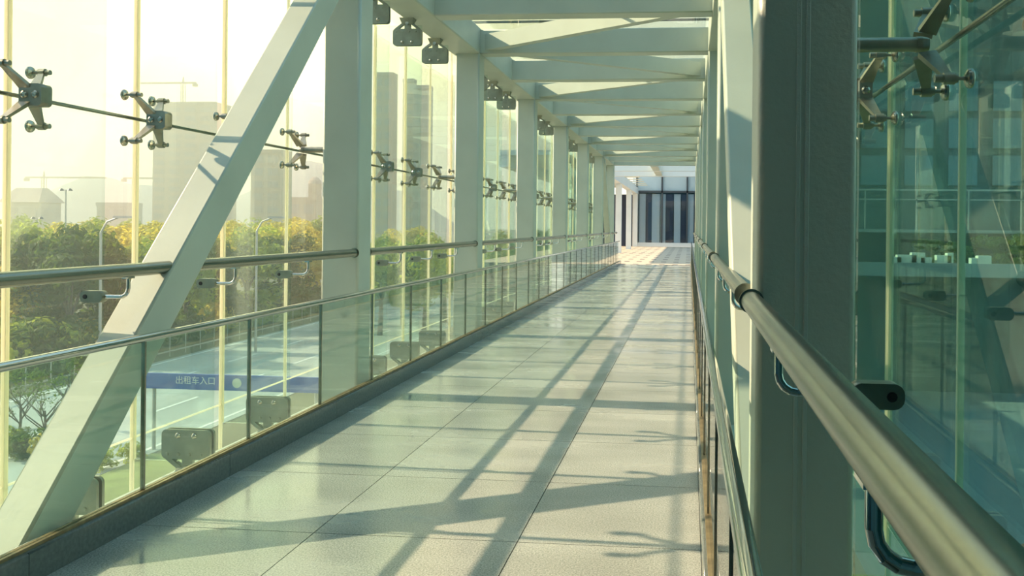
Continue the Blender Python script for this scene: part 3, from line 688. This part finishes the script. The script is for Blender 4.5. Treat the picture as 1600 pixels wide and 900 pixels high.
# ------------------------------------------------------------------ far city on the left
def block(name, px0, px1, dep, ytop, m, lab, roof='flat', floors=0):
    x0, y_ = at(px0, dep); x1, _ = at(px1, dep)
    h = 1.2 + (355 - ytop - 0.01 * (1076 - px0)) / F * dep - G
    t = thing(name, ((x0 + x1) / 2, y_, G), lab, 'building', 'far buildings')
    hw = (x1 - x0) / 2
    put('wall', MB().box((-hw, 0, 0), (hw, hw * 1.4, h)).mesh('wall'), m, t)
    if roof == 'hip':
        put('roof', MB().poly([(-hw * 1.08, -1, h), (hw * 1.08, -1, h), (hw * 1.08, hw * 1.4 + 1, h), (-hw * 1.08, hw * 1.4 + 1, h)], [(-hw * 0.7, hw * 0.5, h * 1.28), (hw * 0.7, hw * 0.5, h * 1.28), (hw * 0.7, hw * 0.9, h * 1.28), (-hw * 0.7, hw * 0.9, h * 1.28)]).mesh('roof'), 'far_roof', t)
    else: put('parapet', MB().box((-hw * 1.02, -0.3, h), (hw * 1.02, hw * 1.4, h + dep * 0.004)).mesh('parapet'), m, t)
    n = floors
    if n:
        fh = h / n; cn_ = max(2, int(hw * 2 / 4.2))
        wm = MB()
        wm.box((-hw * 1.6 / cn_ / 2, -0.12, 0), (hw * 1.1 / cn_ / 2, 0.3, fh * 0.55)); wm = wm.mesh('window')
        for a in range(n):
            for b in range(cn_): put('window', wm, 'far_window', t, (-hw + hw * 2 * (b + 0.5) / cn_, 0, a * fh + fh * 0.25))
    return t, hw, h
block('low_hall', 14, 78, 190, 316, 'far_wall', 'low hazy hall with a hipped roof at the far left', 'hip', 2)
block('apartment_tower', 246, 346, 260, 166, 'far_wall_tan', 'tall hazy apartment tower behind the sunlit diagonal brace', 'flat', 16)
block('apartment_tower', 318, 352, 240, 235, 'far_wall', 'lower hazy block at the foot of the tall apartment tower', 'flat', 8)
block('slab_block', 398, 448, 210, 240, 'far_wall_tan', 'tan hazy block between the brace and the nearest column', 'flat', 8)
t, hw, h = block('domed_building', 456, 502, 230, 314, 'far_wall_tan', 'hazy building with a small domed clock tower left of the nearest column', 'flat', 3)
put('tower', MB().box((hw * 0.35, 0.5, h), (hw * 0.95, 3.5, h + 4.5)).mesh('tower'), 'far_wall_tan', t)
put('dome', MB().lathe((hw * 0.65, 2, h + 4.5), (0, 0, 1), [(0, 1.7), (0.8, 1.5), (1.5, 0.9), (1.9, 0.0)], 12).mesh('dome'), 'far_roof', t)
block('apartment_tower', 588, 618, 170, 120, 'far_wall_tan', 'tall tan tower right behind the nearest left column', 'flat', 14)
block('apartment_tower', 632, 650, 180, 130, 'far_wall_tan', 'narrow tan tower, middle of three past the nearest left column', 'flat', 14)
block('apartment_tower', 648, 674, 178, 140, 'far_wall', 'stepped tan tower, right one of three past the nearest left column', 'flat', 14)
block('slab_block', 160, 212, 220, 322, 'far_wall', 'low hazy block left of the tall apartment tower', 'flat', 3)
# hills
def hill(px, dep, wid, h, lab):
    x, y = at(px, dep); V = []; Fc = []; nx, ny = 24, 10; rnd = random.Random(px)
    for j in range(ny):
        for i in range(nx):
            u, v = i / (nx - 1) * 2 - 1, j / (ny - 1) * 2 - 1
            V.append((u * wid, v * wid * 0.5, h * max(0, math.cos(u * 1.57)) ** 1.3 * max(0, math.cos(v * 1.57)) * (1 + 0.12 * math.sin(u * 9 + px) + 0.05 * rnd.random()) - 2))
    for j in range(ny - 1):
        for i in range(nx - 1): a = j * nx + i; Fc.append((a, a + 1, a + nx + 1, a + nx))
    me = bpy.data.meshes.new('hill'); me.from_pydata(V, [], Fc); me.polygons.foreach_set('use_smooth', [True] * len(Fc)); me.update()
    tag(put('hill', me, 'hill', None, (x, y, G)), lab, 'hill', 'far hills')
hill(205, 700, 130, 42, 'pale rounded hill on the horizon left of the tower')
hill(505, 650, 120, 48, 'pale hill on the horizon beside the nearest left column')
hill(-40, 1000, 150, 34, 'low pale hill at the far left horizon')
# tower cranes
def crane(px, dep, ytop, lab, jib, flip):
    x, y = at(px, dep); h = 1.2 + (355 - ytop - 0.01 * (1076 - px)) / F * dep - G
    t = thing('tower_crane', (x, y, G), lab, 'crane', 'tower cranes'); wd = dep * 0.0016
    mb = MB()
    for sx in (-1, 1):
        for sy in (-1, 1): mb.box((sx * wd - wd * 0.18, sy * wd - wd * 0.18, 0), (sx * wd + wd * 0.18, sy * wd + wd * 0.18, h))
    z = 0; q = 1
    while z < h - 2 * wd: mb.bar((-wd * q, -wd, z), (wd * q, -wd, z + 2 * wd), wd * 0.25, wd * 0.25); z += 2 * wd; q = -q
    put('mast', mb.mesh('mast'), 'crane_paint', t)
    mb = MB().box((-jib * 0.3 if flip > 0 else -jib, -wd * 0.6, h), (jib if flip > 0 else jib * 0.3, wd * 0.6, h + wd * 1.1))
    put('jib', mb.mesh('jib'), 'crane_paint', t)
    cx_ = -jib * 0.28 * flip
    put('counterweight', MB().box((cx_ - wd * 1.5, -wd, h - wd * 2), (cx_ + wd * 1.5, wd, h)).mesh('counterweight'), 'crane_paint', t)
    put('apex', MB().bar((0, 0, h), (0, 0, h + wd * 5), wd * 1.4, wd * 1.4, (1, 0, 0), wd * 0.3, wd * 0.3).mesh('apex'), 'crane_paint', t)
crane(78, 300, 279, 'tower crane above the low hall at the far left', 22, 1)
crane(218, 320, 280, 'tower crane over the hill left of the tall tower', 14, 1)
crane(292, 300, 132, 'tower crane on top of the tall hazy tower', 15, -1)

# ------------------------------------------------------------------ right side: shaded terraces seen through the glass
tr = thing('terrace_building', (16, 40, G), 'shaded multi-level terrace building seen through the right glass wall', 'building')
def tp(name, mb, m):
    o = mb.build(name, m, tr); o.location = -tr.location; return o
tp('lower_wall', MB().box((3.4, 41, G), (40, 42, -0.75)), 'dark_concrete')
tp('slab', MB().box((3.4, 39.2, -0.80), (40, 46, -0.62)), 'concrete')
tp('parapet', MB().box((3.4, 39.2, -0.62), (40, 39.4, -0.22)), 'concrete')
tp('slab', MB().box((3.4, 44, 1.05), (40, 50, 1.2)), 'concrete')
tp('upper_wall', MB().box((3.4, 46, -0.62), (40, 46.4, 1.05)), 'dark_concrete')
tp('top_wall', MB().box((3.4, 50, 1.2), (40, 50.5, 24)), 'dark_concrete')
tp('rail', MB().box((3.4, 44.1, 3.05), (40, 44.16, 3.13)), 'galvanised'); tp('rail', MB().box((3.4, 44.1, 2.6), (40, 44.16, 2.66)), 'galvanised')
for q in range(15): tp('post', MB().box((6 + 2.4 * q, 44.1, 1.2), (6.06 + 2.4 * q, 44.16, 3.05)), 'galvanised')
wn = MB().box((0, -0.08, 0), (1.5, 0.1, 1.6)).mesh('window')
for a in range(3):
    for b in range(14): put('window', wn, 'canopy_tile', tr).location = Vector((7 + 2.3 * b, 50, 3.6 + 2.0 * a)) - tr.location
bx = [(1395, .36), (1402, .8), (1424, .55), (1438, .45), (1462, .6), (1478, .25), (1514, .25), (1524, .55)]
for q, (px, wd) in enumerate(bx):
    x = (px - 1076) / F * 38.5; o = MB().box((x, 39.7, -0.62), (x + wd, 40.1, 0.0 + 0.1 * (q % 3))).build('planter_box', 'pale_box')
    tag(o, 'small pale box on the terrace parapet, %s from the left' % nth[q], 'box', 'pale boxes on the terrace')
for q, (px, yy, zz, s_, kd) in enumerate([(1455, 43, 0.1, 1.6, 0), (1475, 42.6, 0.0, 1.4, 0), (1545, 43, 0.2, 1.8, 1), (1580, 42.8, 0.1, 1.6, 0), (1600, 43, 0.3, 1.8, 1)]):
    x = (px - 1076) / F * yy; o = put('terrace_shrub', hedge[0], None, None, (x, yy, zz - 0.1)); o.scale = (s_ * 0.5, s_ * 0.5, s_ * 0.5)
    tag(o, 'leafy green shrub on the shaded terrace, %s from the left' % nth[q], 'shrub', 'terrace shrubs')

# ------------------------------------------------------------------ haze in the air over the city
hz = MB().box((-360, -30, G + 0.05), (-8.0, 430, 45)).build('haze', None)
hz['kind'] = 'stuff'; tag(hz, 'thin warm haze hanging over the trees and city', 'haze')
hm = bpy.data.materials.new('haze'); hm.use_nodes = True; t = hm.node_tree; t.nodes.clear()
o = t.nodes.new('ShaderNodeOutputMaterial'); v = t.nodes.new('ShaderNodeVolumeScatter'); v.inputs['Color'].default_value = (1.0, 0.93, 0.76, 1); v.inputs['Density'].default_value = 0.0036; v.inputs['Anisotropy'].default_value = 0.5
t.links.new(v.outputs[0], o.inputs['Volume']); hz.data.materials.append(hm)
